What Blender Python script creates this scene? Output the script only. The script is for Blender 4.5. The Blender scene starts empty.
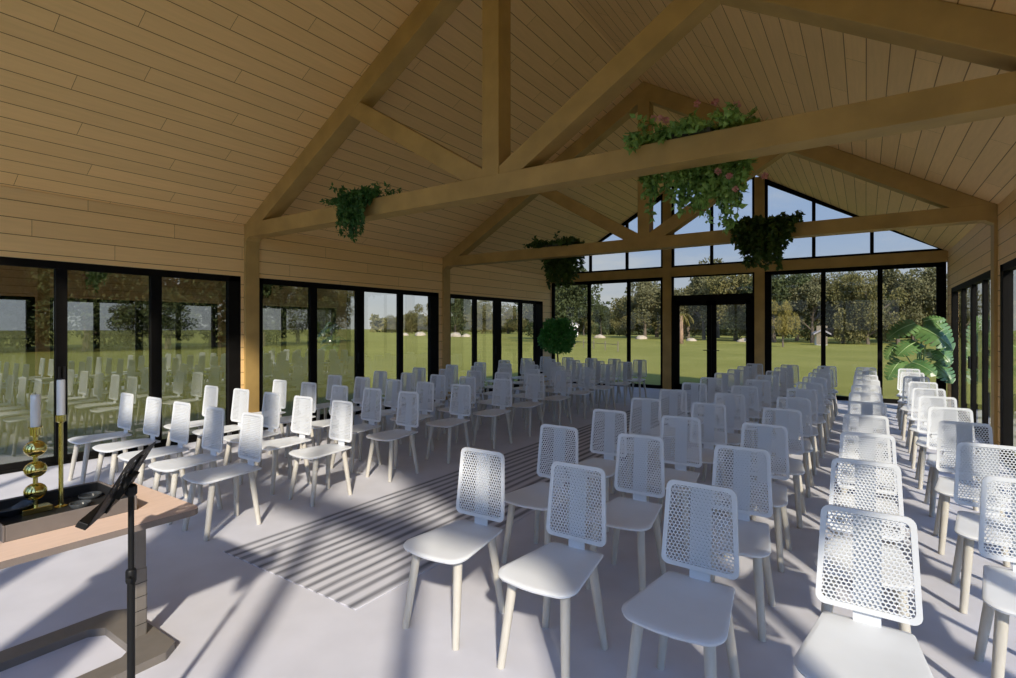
import bpy, math, random
from mathutils import Vector, Matrix
R = random.Random(7)
sc = bpy.context.scene
COL = sc.collection
PI = math.pi

# ------------------------------------------------------------------ dimensions (metres)
XL, XR = -7.844, 1.385           # inner faces of the long walls
XM = (XL + XR) / 2
YF, YE = -0.45, 13.94            # glazed gable ends
Y1, Y2 = 4.473, 9.043            # near faces of the two roof trusses
ZEAVE, ZRIDGE = 3.17, 5.93
ZHEAD = 2.39
SLOPE = (ZRIDGE - ZEAVE) / (XR - XM)
GROUND = -0.14

# ------------------------------------------------------------------ node helpers
def newmat(name):
    m = bpy.data.materials.new(name); m.use_nodes = True
    nt = m.node_tree; nt.nodes.clear()
    out = nt.nodes.new('ShaderNodeOutputMaterial')
    return m, nt, out
def nd(nt, t, **kw):
    n = nt.nodes.new(t)
    for k, v in kw.items():
        if k in n.inputs.keys() and not hasattr(n, k): n.inputs[k].default_value = v
        else:
            try: setattr(n, k, v)
            except Exception: n.inputs[k].default_value = v
    return n
def mth(nt, op, a, b=None, c=None):
    n = nt.nodes.new('ShaderNodeMath'); n.operation = op
    for i, v in enumerate((a, b, c)):
        if v is None: continue
        if isinstance(v, (int, float)): n.inputs[i].default_value = v
        else: nt.links.new(v, n.inputs[i])
    return n.outputs[0]
def mixc(nt, fac, a, b, mode='MIX'):
    n = nt.nodes.new('ShaderNodeMix'); n.data_type = 'RGBA'; n.blend_type = mode
    for i, v in ((0, fac), (6, a), (7, b)):
        if isinstance(v, (int, float)): n.inputs[i].default_value = v
        elif isinstance(v, tuple): n.inputs[i].default_value = (*v, 1) if len(v) == 3 else v
        else: nt.links.new(v, n.inputs[i])
    return n.outputs[2]
def simple(name, col, rough=.5, metal=0., noise=0., nscale=20., stretch=(1, 1, 1), spec=.5, bump=0., col2=None, coat=0.):
    m, nt, out = newmat(name)
    b = nt.nodes.new('ShaderNodeBsdfPrincipled')
    b.inputs['Roughness'].default_value = rough; b.inputs['Metallic'].default_value = metal
    b.inputs['Specular IOR Level'].default_value = spec
    b.inputs['Coat Weight'].default_value = coat
    b.inputs['Base Color'].default_value = (*col, 1)
    if noise or bump or col2:
        tc = nt.nodes.new('ShaderNodeTexCoord'); mp = nt.nodes.new('ShaderNodeMapping')
        mp.inputs['Scale'].default_value = stretch
        nt.links.new(tc.outputs['Object'], mp.inputs['Vector'])
        n = nt.nodes.new('ShaderNodeTexNoise'); n.inputs['Scale'].default_value = nscale; n.inputs['Detail'].default_value = 4
        nt.links.new(mp.outputs[0], n.inputs['Vector'])
        c2 = col2 or tuple(max(0, c * (1 - noise)) for c in col)
        c1 = col if col2 else tuple(c * (1 + noise) for c in col)
        r = nt.nodes.new('ShaderNodeMapRange'); r.inputs[1].default_value = .3; r.inputs[2].default_value = .7
        nt.links.new(n.outputs[0], r.inputs[0])
        nt.links.new(mixc(nt, r.outputs[0], c2, c1), b.inputs['Base Color'])
        if bump:
            bp = nt.nodes.new('ShaderNodeBump'); bp.inputs['Strength'].default_value = bump; bp.inputs['Distance'].default_value = .01
            nt.links.new(n.outputs[0], bp.inputs['Height']); nt.links.new(bp.outputs[0], b.inputs['Normal'])
    nt.links.new(b.outputs[0], out.inputs[0])
    return m

def planks(name, kind, col, W=2.45, H=.19):
    """board cladding; kind 'roof': boards run along Y and step up the slope, 'wall': run along Y, step in Z, 'end': run along X"""
    m, nt, out = newmat(name)
    tc = nt.nodes.new('ShaderNodeTexCoord'); sp = nt.nodes.new('ShaderNodeSeparateXYZ')
    nt.links.new(tc.outputs['Object'], sp.inputs[0])
    if kind == 'roof': u = sp.outputs['Y']; v = mth(nt, 'MULTIPLY', sp.outputs['X'], math.sqrt(1 + SLOPE ** 2))
    elif kind == 'wall': u = sp.outputs['Y']; v = mth(nt, 'ADD', sp.outputs['Z'], .02)
    else: u = sp.outputs['X']; v = sp.outputs['Z']
    v = mth(nt, 'ADD', mth(nt, 'DIVIDE', v, H), 100.)
    row = mth(nt, 'FLOOR', v); vf = mth(nt, 'FRACT', v)
    wn = nt.nodes.new('ShaderNodeTexWhiteNoise'); wn.noise_dimensions = '1D'; nt.links.new(row, wn.inputs['W'])
    uu = mth(nt, 'ADD', mth(nt, 'ADD', mth(nt, 'DIVIDE', u, W), 50.), mth(nt, 'ADD', mth(nt, 'MULTIPLY', row, .37), mth(nt, 'MULTIPLY', wn.outputs[0], .06)))
    cell = mth(nt, 'FLOOR', uu); uf = mth(nt, 'FRACT', uu)
    wn2 = nt.nodes.new('ShaderNodeTexWhiteNoise'); wn2.noise_dimensions = '2D'
    cb = nt.nodes.new('ShaderNodeCombineXYZ'); nt.links.new(cell, cb.inputs[0]); nt.links.new(row, cb.inputs[1])
    nt.links.new(cb.outputs[0], wn2.inputs['Vector'])
    g = .0045
    gm = mth(nt, 'MAXIMUM', mth(nt, 'LESS_THAN', vf, g * 2 / H), mth(nt, 'LESS_THAN', uf, g / W))
    gv = nt.nodes.new('ShaderNodeCombineXYZ')
    nt.links.new(mth(nt, 'MULTIPLY', u, 1.2), gv.inputs[0]); nt.links.new(mth(nt, 'MULTIPLY', v, 3.), gv.inputs[1]); nt.links.new(cell, gv.inputs[2])
    ns = nt.nodes.new('ShaderNodeTexNoise'); ns.inputs['Scale'].default_value = 2.; ns.inputs['Detail'].default_value = 5
    nt.links.new(gv.outputs[0], ns.inputs['Vector'])
    f = mth(nt, 'ADD', mth(nt, 'MULTIPLY', wn2.outputs[0], .30), mth(nt, 'MULTIPLY', ns.outputs[0], .70))
    base = mixc(nt, f, tuple(c * .86 for c in col), tuple(c * 1.14 for c in col))
    base = mixc(nt, gm, base, (col[0] * .30, col[1] * .25, col[2] * .20))
    b = nt.nodes.new('ShaderNodeBsdfPrincipled'); b.inputs['Roughness'].default_value = .6; b.inputs['Specular IOR Level'].default_value = .3
    nt.links.new(base, b.inputs['Base Color'])
    bp = nt.nodes.new('ShaderNodeBump'); bp.inputs['Strength'].default_value = .4; bp.inputs['Distance'].default_value = .006
    nt.links.new(mth(nt, 'SUBTRACT', 1., gm), bp.inputs['Height']); nt.links.new(bp.outputs[0], b.inputs['Normal'])
    nt.links.new(b.outputs[0], out.inputs[0])
    return m

WOOD = (.80, .545, .25)
M = {}
M['roof'] = planks('board_ceiling', 'roof', WOOD)
M['wallb'] = planks('board_wall', 'wall', WOOD)
M['endb'] = planks('board_end_wall', 'end', WOOD)
M['beam'] = simple('beam_wood', (.43, .285, .10), .6, noise=.14, nscale=3, stretch=(1, 1, 1), spec=.25, bump=.05)
M['black'] = simple('black_frame', (.006, .0055, .005), .75, noise=.2, nscale=6, spec=.08)
M['outer'] = simple('outer_cladding', (.05, .045, .04), .8, noise=.2, nscale=4)
M['floor'] = simple('pale_screed', (.53, .53, .585), .62, noise=.05, nscale=3.5, spec=.25, bump=.03)
M['white'] = simple('white_plastic', (.625, .645, .675), .38, noise=.02, nscale=8, spec=.4)
M['leg'] = simple('pale_ash_wood', (.47, .445, .395), .5, noise=.10, nscale=14, stretch=(3, 3, .4))
M['black_metal'] = simple('black_metal', (.007, .007, .0075), .5, noise=.1, nscale=30, spec=.25)
M['grey_metal'] = simple('grey_metal', (.19, .17, .15), .42, metal=.3, noise=.08, nscale=10)
M['tabletop'] = simple('beige_tabletop', (.68, .50, .40), .5, noise=.05, nscale=9, stretch=(5, 1, 1))
M['tableedge'] = simple('tabletop_edge', (.20, .16, .14), .6, noise=.08, nscale=9)
M['traym'] = simple('tray_grey_brown', (.14, .12, .11), .55, noise=.1, nscale=12)
M['trayi'] = simple('tray_lining', (.016, .016, .017), .5, noise=.2, nscale=30)
M['brass'] = simple('polished_brass', (.74, .64, .24), .13, metal=1., noise=.03, nscale=9)
M['wax'] = simple('white_wax', (.80, .80, .79), .45, noise=.02, nscale=15)
M['wick'] = simple('wick', (.03, .03, .03), .9, noise=.1, nscale=50)
M['dish'] = simple('dark_dish', (.05, .055, .06), .22, noise=.1, nscale=20)
M['soil'] = simple('potting_soil', (.05, .035, .02), .95, noise=.4, nscale=40)
M['pot'] = simple('dark_pot', (.06, .055, .05), .6, noise=.15, nscale=9)
M['trunk'] = simple('bark', (.11, .085, .06), .9, noise=.35, nscale=12, stretch=(1, 1, .2), bump=.3)
M['rock'] = simple('pale_rock', (.33, .275, .20), .9, noise=.25, nscale=2)
M['fence'] = simple('fence_wood', (.16, .13, .09), .9, noise=.2, nscale=5)
M['house'] = simple('white_render', (.75, .73, .70), .8, noise=.04, nscale=2)
M['houseroof'] = simple('grey_roof_sheet', (.22, .20, .20), .7, noise=.1, nscale=2)
M['palmtrunk'] = simple('palm_trunk', (.30, .19, .12), .9, noise=.3, nscale=5)

def leafmat(name, c1, c2, rough=.45, nscale=6., trans=.25, spec=.4):
    m, nt, out = newmat(name)
    tc = nt.nodes.new('ShaderNodeTexCoord'); n = nt.nodes.new('ShaderNodeTexNoise'); n.inputs['Scale'].default_value = nscale
    n.inputs['Detail'].default_value = 3
    nt.links.new(tc.outputs['Object'], n.inputs['Vector'])
    r = nt.nodes.new('ShaderNodeMapRange'); r.inputs[1].default_value = .32; r.inputs[2].default_value = .68
    nt.links.new(n.outputs[0], r.inputs[0])
    c = mixc(nt, r.outputs[0], c1, c2)
    b = nt.nodes.new('ShaderNodeBsdfPrincipled'); b.inputs['Roughness'].default_value = rough
    b.inputs['Specular IOR Level'].default_value = spec
    nt.links.new(c, b.inputs['Base Color'])
    t = nt.nodes.new('ShaderNodeBsdfTranslucent'); nt.links.new(c, t.inputs[0])
    mx = nt.nodes.new('ShaderNodeMixShader'); mx.inputs[0].default_value = trans
    nt.links.new(b.outputs[0], mx.inputs[1]); nt.links.new(t.outputs[0], mx.inputs[2]); nt.links.new(mx.outputs[0], out.inputs[0])
    return m
M['fern'] = leafmat('fern_leaf', (.03, .10, .025), (.08, .20, .045))
M['rose'] = leafmat('climber_leaf', (.13, .26, .06), (.32, .50, .14))
M['ivy'] = leafmat('ivy_leaf', (.03, .07, .015), (.08, .14, .03))
M['topi'] = leafmat('topiary_leaf', (.035, .16, .02), (.09, .30, .05))
M['monst'] = leafmat('monstera_leaf', (.055, .14, .045), (.17, .29, .10), rough=.25, nscale=3, spec=.8)
M['petal'] = leafmat('pink_petal', (.62, .24, .22), (.80, .50, .44), trans=.3)
M['tdark'] = leafmat('tree_dark_leaf', (.035, .045, .016), (.085, .10, .036), rough=.7, nscale=.5, spec=.2)
M['tolive'] = leafmat('tree_olive_leaf', (.095, .09, .03), (.20, .175, .065), rough=.7, nscale=.5, spec=.2)
M['tyellow'] = leafmat('tree_yellow_leaf', (.15, .125, .03), (.28, .225, .06), rough=.7, nscale=.6, spec=.2)
M['tgrey'] = leafmat('tree_grey_leaf', (.085, .085, .035), (.19, .175, .085), rough=.7, nscale=.5, spec=.2)

# striped rug: dark lines run the length of the aisle
m, nt, out = newmat('striped_rug')
tc = nt.nodes.new('ShaderNodeTexCoord'); sp = nt.nodes.new('ShaderNodeSeparateXYZ'); nt.links.new(tc.outputs['Object'], sp.inputs[0])
ns = nt.nodes.new('ShaderNodeTexNoise'); ns.inputs['Scale'].default_value = 1.; ns.inputs['Detail'].default_value = 3
mp = nt.nodes.new('ShaderNodeMapping'); mp.inputs['Scale'].default_value = (4, .5, 1); nt.links.new(tc.outputs['Object'], mp.inputs[0]); nt.links.new(mp.outputs[0], ns.inputs['Vector'])
ph = mth(nt, 'ADD', mth(nt, 'MULTIPLY', sp.outputs['X'], 2 * PI / .1015), mth(nt, 'MULTIPLY', ns.outputs[0], 5.5))
st = mth(nt, 'SINE', ph)
r = nt.nodes.new('ShaderNodeMapRange'); r.inputs[1].default_value = -.55; r.inputs[2].default_value = .95; nt.links.new(st, r.inputs[0])
n2 = nt.nodes.new('ShaderNodeTexNoise'); n2.inputs['Scale'].default_value = 4.; mp2 = nt.nodes.new('ShaderNodeMapping'); mp2.inputs['Scale'].default_value = (8, .6, 1)
nt.links.new(tc.outputs['Object'], mp2.inputs[0]); nt.links.new(mp2.outputs[0], n2.inputs['Vector'])
fac = mth(nt, 'MULTIPLY', r.outputs[0], mth(nt, 'ADD', .35, mth(nt, 'MULTIPLY', n2.outputs[0], 1.)))
c = mixc(nt, fac, (.52, .52, .57), (.135, .138, .158))
b = nt.nodes.new('ShaderNodeBsdfPrincipled'); b.inputs['Roughness'].default_value = .95; b.inputs['Specular IOR Level'].default_value = .1
nt.links.new(c, b.inputs['Base Color']); nt.links.new(b.outputs[0], out.inputs[0]); M['rug'] = m

# glass pane: clear, slightly tinted, mirror-like reflections that grow with the angle
def glassmat(name, tint, base, k=1.):
    m, nt, out = newmat(name)
    t = nt.nodes.new('ShaderNodeBsdfTransparent'); t.inputs[0].default_value = (*tint, 1)
    g = nt.nodes.new('ShaderNodeBsdfGlossy'); g.inputs['Roughness'].default_value = 0.0; g.inputs[0].default_value = (.95, .96, .97, 1)
    fr = nt.nodes.new('ShaderNodeFresnel'); fr.inputs[0].default_value = 1.5
    f = mth(nt, 'ADD', base, mth(nt, 'MULTIPLY', fr.outputs[0], (1 - base) * k))
    ge = nt.nodes.new('ShaderNodeNewGeometry')      # each pane is a thin slab: only its entry face reflects
    f = mth(nt, 'MULTIPLY', f, mth(nt, 'SUBTRACT', 1., ge.outputs['Backfacing']))
    mx = nt.nodes.new('ShaderNodeMixShader'); nt.links.new(f, mx.inputs[0])
    nt.links.new(t.outputs[0], mx.inputs[1]); nt.links.new(g.outputs[0], mx.inputs[2]); nt.links.new(mx.outputs[0], out.inputs[0])
    return m
M['glass'] = glassmat('side_window_glass', (.88, .90, .88), .10)
M['coated'] = glassmat('coated_window_glass', (.62, .64, .60), .27)
M['endglass'] = glassmat('gable_glass', (.86, .88, .87), .0, .45)

# grass field
m, nt, out = newmat('grass_field')
tc = nt.nodes.new('ShaderNodeTexCoord')
na = nt.nodes.new('ShaderNodeTexNoise'); na.inputs['Scale'].default_value = .12; na.inputs['Detail'].default_value = 6; na.inputs['Roughness'].default_value = .65
nb = nt.nodes.new('ShaderNodeTexNoise'); nb.inputs['Scale'].default_value = 3.; nb.inputs['Detail'].default_value = 6; nb.inputs['Roughness'].default_value = .8
nt.links.new(tc.outputs['Object'], na.inputs['Vector']); nt.links.new(tc.outputs['Object'], nb.inputs['Vector'])
r1 = nt.nodes.new('ShaderNodeMapRange'); r1.inputs[1].default_value = .35; r1.inputs[2].default_value = .65; nt.links.new(na.outputs[0], r1.inputs[0])
r2 = nt.nodes.new('ShaderNodeMapRange'); r2.inputs[1].default_value = .3; r2.inputs[2].default_value = .7; nt.links.new(nb.outputs[0], r2.inputs[0])
c = mixc(nt, r1.outputs[0], (.17, .165, .036), (.25, .23, .062))
c = mixc(nt, r2.outputs[0], mixc(nt, .5, c, (.10, .11, .015)), c)
b = nt.nodes.new('ShaderNodeBsdfPrincipled'); b.inputs['Roughness'].default_value = .9; b.inputs['Specular IOR Level'].default_value = .1
bp = nt.nodes.new('ShaderNodeBump'); bp.inputs['Strength'].default_value = .7; bp.inputs['Distance'].default_value = .08
nt.links.new(nb.outputs[0], bp.inputs['Height']); nt.links.new(bp.outputs[0], b.inputs['Normal'])
nt.links.new(c, b.inputs['Base Color']); nt.links.new(b.outputs[0], out.inputs[0]); M['grass'] = m

# ------------------------------------------------------------------ mesh helpers
class MB:
    def __init__(s): s.v = []; s.f = []; s.mi = []
    def add(s, vs, fs, mi=0):
        o = len(s.v); s.v += [tuple(p) for p in vs]; s.f += [tuple(i + o for i in f) for f in fs]; s.mi += [mi] * len(fs)
    def box(s, x0, x1, y0, y1, z0, z1, mi=0):
        s.add([(x0, y0, z0), (x1, y0, z0), (x1, y1, z0), (x0, y1, z0), (x0, y0, z1), (x1, y0, z1), (x1, y1, z1), (x0, y1, z1)],
              [(0, 3, 2, 1), (4, 5, 6, 7), (0, 1, 5, 4), (1, 2, 6, 5), (2, 3, 7, 6), (3, 0, 4, 7)], mi)
    def prism_y(s, pts, y0, y1, mi=0):
        """polygon in XZ (counter-clockwise seen from -Y) extruded along Y"""
        n = len(pts)
        s.add([(x, y0, z) for x, z in pts] + [(x, y1, z) for x, z in pts],
              [tuple(range(n)), tuple(range(2 * n - 1, n - 1, -1))] + [(i, i + n, (i + 1) % n + n, (i + 1) % n) for i in range(n)], mi)
    def prism_z(s, pts, z0, z1, mi=0, mside=None):
        n = len(pts)
        s.add([(x, y, z0) for x, y in pts] + [(x, y, z1) for x, y in pts], [tuple(range(n - 1, -1, -1)), tuple(range(n, 2 * n))], mi)
        s.add([(x, y, z0) for x, y in pts] + [(x, y, z1) for x, y in pts], [(i, (i + 1) % n, (i + 1) % n + n, i + n) for i in range(n)], mi if mside is None else mside)
    def bar(s, p, q, w, h, up=(0, 0, 1), mi=0):
        p, q = Vector(p), Vector(q); d = (q - p).normalized(); up = Vector(up)
        a = d.cross(up).normalized() * w / 2; b = a.cross(d).normalized() * h / 2
        vs = [p - a - b, p + a - b, p + a + b, p - a + b, q - a - b, q + a - b, q + a + b, q - a + b]
        s.add(vs, [(0, 3, 2, 1), (4, 5, 6, 7), (0, 1, 5, 4), (1, 2, 6, 5), (2, 3, 7, 6), (3, 0, 4, 7)], mi)
    def tube(s, pts, rads, n=10, mi=0, cap=True):
        pts = [Vector(p) for p in pts]
        if isinstance(rads, (int, float)): rads = [rads] * len(pts)
        vs = []; ref = Vector((0, 0, 1))
        for i, p in enumerate(pts):
            d = (pts[min(i + 1, len(pts) - 1)] - pts[max(i - 1, 0)]).normalized()
            rr = ref if abs(d.dot(ref)) < .9 else Vector((1, 0, 0))
            a = d.cross(rr).normalized(); b = d.cross(a).normalized()
            for k in range(n):
                t = 2 * PI * k / n; vs.append(p + (a * math.cos(t) + b * math.sin(t)) * rads[i])
        fs = []
        for i in range(len(pts) - 1):
            for k in range(n): fs.append((i * n + k, i * n + (k + 1) % n, (i + 1) * n + (k + 1) % n, (i + 1) * n + k))
        if cap: fs += [tuple(range(n - 1, -1, -1)), tuple(range((len(pts) - 1) * n, len(pts) * n))]
        s.add(vs, fs, mi)
    def lathe(s, prof, c=(0, 0, 0), n=20, mi=0):
        """prof: list of (r,z)"""
        vs = []; fs = []
        for r, z in prof:
            for k in range(n):
                t = 2 * PI * k / n; vs.append((c[0] + r * math.cos(t), c[1] + r * math.sin(t), c[2] + z))
        for i in range(len(prof) - 1):
            for k in range(n): fs.append((i * n + k, i * n + (k + 1) % n, (i + 1) * n + (k + 1) % n, (i + 1) * n + k))
        fs += [tuple(range(n - 1, -1, -1)), tuple(range((len(prof) - 1) * n, len(prof) * n))]
        s.add(vs, fs, mi)
    def leaf(s, p, d, nrm, L, W, bend=.15, mi=0):
        p, d = Vector(p), Vector(d).normalized(); nrm = Vector(nrm)
        a = d.cross(nrm)
        if a.length < 1e-4: a = d.cross(Vector((.3, .7, .2)))
        a.normalize(); nn = a.cross(d).normalized()
        m1 = p + d * L * .42 + nn * L * bend * .6; tip = p + d * L - nn * L * bend
        s.add([p, m1 + a * W / 2 - nn * W * .1, tip, m1 - a * W / 2 - nn * W * .1, m1], [(0, 1, 4), (1, 2, 4), (2, 3, 4), (3, 0, 4)], mi)
    def build(s, name, mats, parent=None, smooth=False, loc=None, bevel=0, angle=None):
        me = bpy.data.meshes.new(name); me.from_pydata(s.v, [], s.f); me.update()
        mats = mats if isinstance(mats, (list, tuple)) else [mats]
        for m in mats: me.materials.append(m)
        if len(mats) > 1: me.polygons.foreach_set('material_index', s.mi)
        if smooth: me.polygons.foreach_set('use_smooth', [True] * len(me.polygons))
        o = bpy.data.objects.new(name, me); COL.objects.link(o)
        if parent: o.parent = parent
        if loc: o.location = loc
        if bevel:
            b = o.modifiers.new('bevel', 'BEVEL'); b.width = bevel; b.segments = 2; b.limit_method = 'ANGLE'; b.angle_limit = math.radians(40)
        if smooth and angle:
            try:
                me.set_sharp_from_angle(angle=math.radians(angle))
            except Exception: pass
        return o

def tag(o, label=None, cat=None, group=None, kind=None):
    if label: o['label'] = label
    if cat: o['category'] = cat
    if group: o['group'] = group
    if kind: o['kind'] = kind
    return o
def empty(name, loc, label, cat, group=None, rz=0, kind=None):
    o = bpy.data.objects.new(name, None); COL.objects.link(o); o.location = loc; o.rotation_euler = (0, 0, rz); o.empty_display_size = .1
    return tag(o, label, cat, group, kind)
def struct(o, label=None, cat=None): return tag(o, label, cat, None, 'structure')
def copy_tree(o, parent=None):
    c = o.copy(); COL.objects.link(c)
    if parent: c.parent = parent
    for ch in list(o.children): copy_tree(ch, c)
    return c
def roofz(x): return ZRIDGE - SLOPE * abs(x - XM)

# ------------------------------------------------------------------ room shell
mb = MB(); mb.box(XL - .12, XR + .12, YF - .1, YE + .12, -.14, 0)
struct(mb.build('floor', M['floor']), 'pale screed floor of the hall', 'floor')
T = .16
mb = MB()
for sx in (-1, 1):
    xe = XM + sx * (XR - XM + .14)
    a = [(XM, ZRIDGE), (xe, roofz(xe)), (xe, roofz(xe) + T), (XM, ZRIDGE + T)]
    if sx > 0: a = [a[0], a[1], a[2], a[3]]
    else: a = [a[0], a[3], a[2], a[1]]
    mb.prism_y(a, YF - .12, YE + .14)
struct(mb.build('ceiling', M['roof']), 'pitched timber board ceiling', 'ceiling')

BAYS = [(.21, 4.423), (4.711, 8.924), (9.264, 13.50)]
def side_wall(name, x, s, label):
    """s=+1: the room lies on the +X side of x"""
    mb = MB(); x0, x1 = (x - .12, x) if s > 0 else (x, x + .12)
    mb.box(x0, x1, YF - .1, YE + .12, ZHEAD, ZEAVE - .01)
    ys = [YF - .1] + [y for b in BAYS for y in b] + [YE + .12]
    for i in range(0, len(ys), 2): mb.box(x0, x1, ys[i], ys[i + 1], 0, ZHEAD)
    return struct(mb.build(name, M['wallb']), label, 'wall')
side_wall('wall_left', XL, 1, 'left wall of pale boards above sliding glass doors')
side_wall('wall_right', XR, -1, 'right wall of pale boards above sliding glass doors')

nwin = 0
def side_window(x, s, y0, y1, label, coated=0, end=.16, meet=.18):
    global nwin; nwin += 1
    f = MB(); xa, xb = x - s * .10, x - s * .005
    lo, hi = min(xa, xb), max(xa, xb)
    zt = ZHEAD
    f.box(lo, hi, y0, y1, zt - .09, zt); f.box(lo, hi, y0, y1, 0, .035)
    f.box(lo, hi, y0, y0 + .07, 0, zt); f.box(lo, hi, y1 - end, y1, 0, zt)
    ms = [(y0 + .94, y0 + 1.07), (y0 + 2.11 - meet, y0 + 2.11), (y0 + 3.0, y0 + 3.13)]
    for a, b in ms: f.box(lo + .02, hi - .005, a, b, .03, zt - .08)
    # bottom rails of the sliding leaves, hair-line beads
    for a, b in ((y0 + .07, ms[0][0]), (ms[0][1], ms[1][0]), (ms[1][1], ms[2][0]), (ms[2][1], y1 - end)):
        f.box(lo + .03, hi - .02, a, b, .03, .10)
    w = struct(f.build('window_%d' % nwin, M['black'], bevel=.004), label, 'window')
    xg = x - s * .055
    for q, (a, b) in enumerate(((y0 + .06, ms[0][0] + .01), (ms[0][1] - .01, ms[1][0] + .01), (ms[1][1] - .01, ms[2][0] + .01), (ms[2][1] - .01, y1 - end + .01))):
        g = MB(); g.box(xg - .003, xg + .003, a, b, .09, zt - .08); g.build('pane', M['coated'] if q < coated else M['glass'], w)
    h = MB()
    for a in (ms[1][0] + .03, ms[1][1] - .03):
        h.box(x - s * .005 - .012, x - s * .005 + .012, a - .012, a + .012, .95, 1.15)
    h.build('handle', M['black_metal'], w, bevel=.003)
    return w
ORD = ['nearest', 'middle', 'farthest']
for i, (a, b) in enumerate(BAYS):
    side_window(XL, 1, a, b, ORD[i] + ' black framed sliding glass wall on the left side', (4, 2, 0)[i], (.18, .26, .40)[i], (.11, .18, .30)[i])
for i, (a, b) in enumerate(BAYS):
    side_window(XR, -1, a, b, ORD[i] + ' black framed sliding glass wall on the right side')

# posts that carry the trusses
ntrim = 0
def post(x0, x1, y0, y1, z0, z1, label):
    global ntrim; ntrim += 1
    mb = MB(); mb.box(x0, x1, y0, y1, z0, z1)
    return struct(mb.build('trim_%d' % ntrim, M['beam'], bevel=.006), label, 'post')
for nm, y in (('first', Y1), ('second', Y2)):
    post(XL - .06, XL + .035, y - .005, y + .225, 0, 2.98, 'timber post in the left wall under the %s truss' % nm)
    post(XR - .035, XR + .06, y - .005, y + .225, 0, 2.98, 'timber post in the right wall under the %s truss' % nm)

# roof trusses
def truss(y, label):
    root = empty('roof_truss', (XM, y, ZEAVE - .2), label, 'truss', kind='structure')
    inv = Matrix.Translation((-XM, -y, -(ZEAVE - .2)))
    def fin(mb, name):
        mb.v = [tuple(inv @ Vector(p)) for p in mb.v]
        return mb.build(name, M['beam'], root, bevel=.006)
    t = .225; D = .27 / math.cos(math.atan(SLOPE))   # rafter depth measured vertically
    for s in (-1, 1):
        xe = XM + s * (XR - XM - .002)
        pts = [(XM, ZRIDGE - .004), (XM, ZRIDGE - D), (xe, roofz(xe) - D + .06), (xe, roofz(xe) - .004)]
        if s > 0: pts = pts[::1]
        else: pts = pts[::-1]
        mb = MB(); mb.prism_y(pts, y, y + t); fin(mb, 'rafter')
        # strut from the king post foot up to the middle of the rafter
        p = Vector((XM + s * .0, 0, 3.085)); xq = XM + s * 2.30; q = Vector((xq, 0, roofz(xq) - .07))
        d = (q - p).normalized(); n = Vector((-d.z, 0, d.x)) * .105
        pts = [(p.x + n.x, p.z + n.z), (q.x + n.x, q.z + n.z), (q.x - n.x, q.z - n.z), (p.x - n.x, p.z - n.z)]
        if s < 0: pts = pts[::-1]
        mb = MB(); mb.prism_y(pts[::-1], y + .008, y + t - .008); fin(mb, 'strut')
    mb = MB(); mb.box(XL + .002, XR - .002, y - .004, y + t + .004, 2.985, 3.19); fin(mb, 'tie_beam')
    mb = MB(); mb.box(XM - .105, XM + .105, y - .002, y + t + .002, 3.18, ZRIDGE - .12); fin(mb, 'king_post')
    return root
truss(Y1, 'near timber roof truss carrying the fern and the flowering climber')
truss(Y2, 'far timber roof truss carrying the two dark ivy plants')

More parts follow.
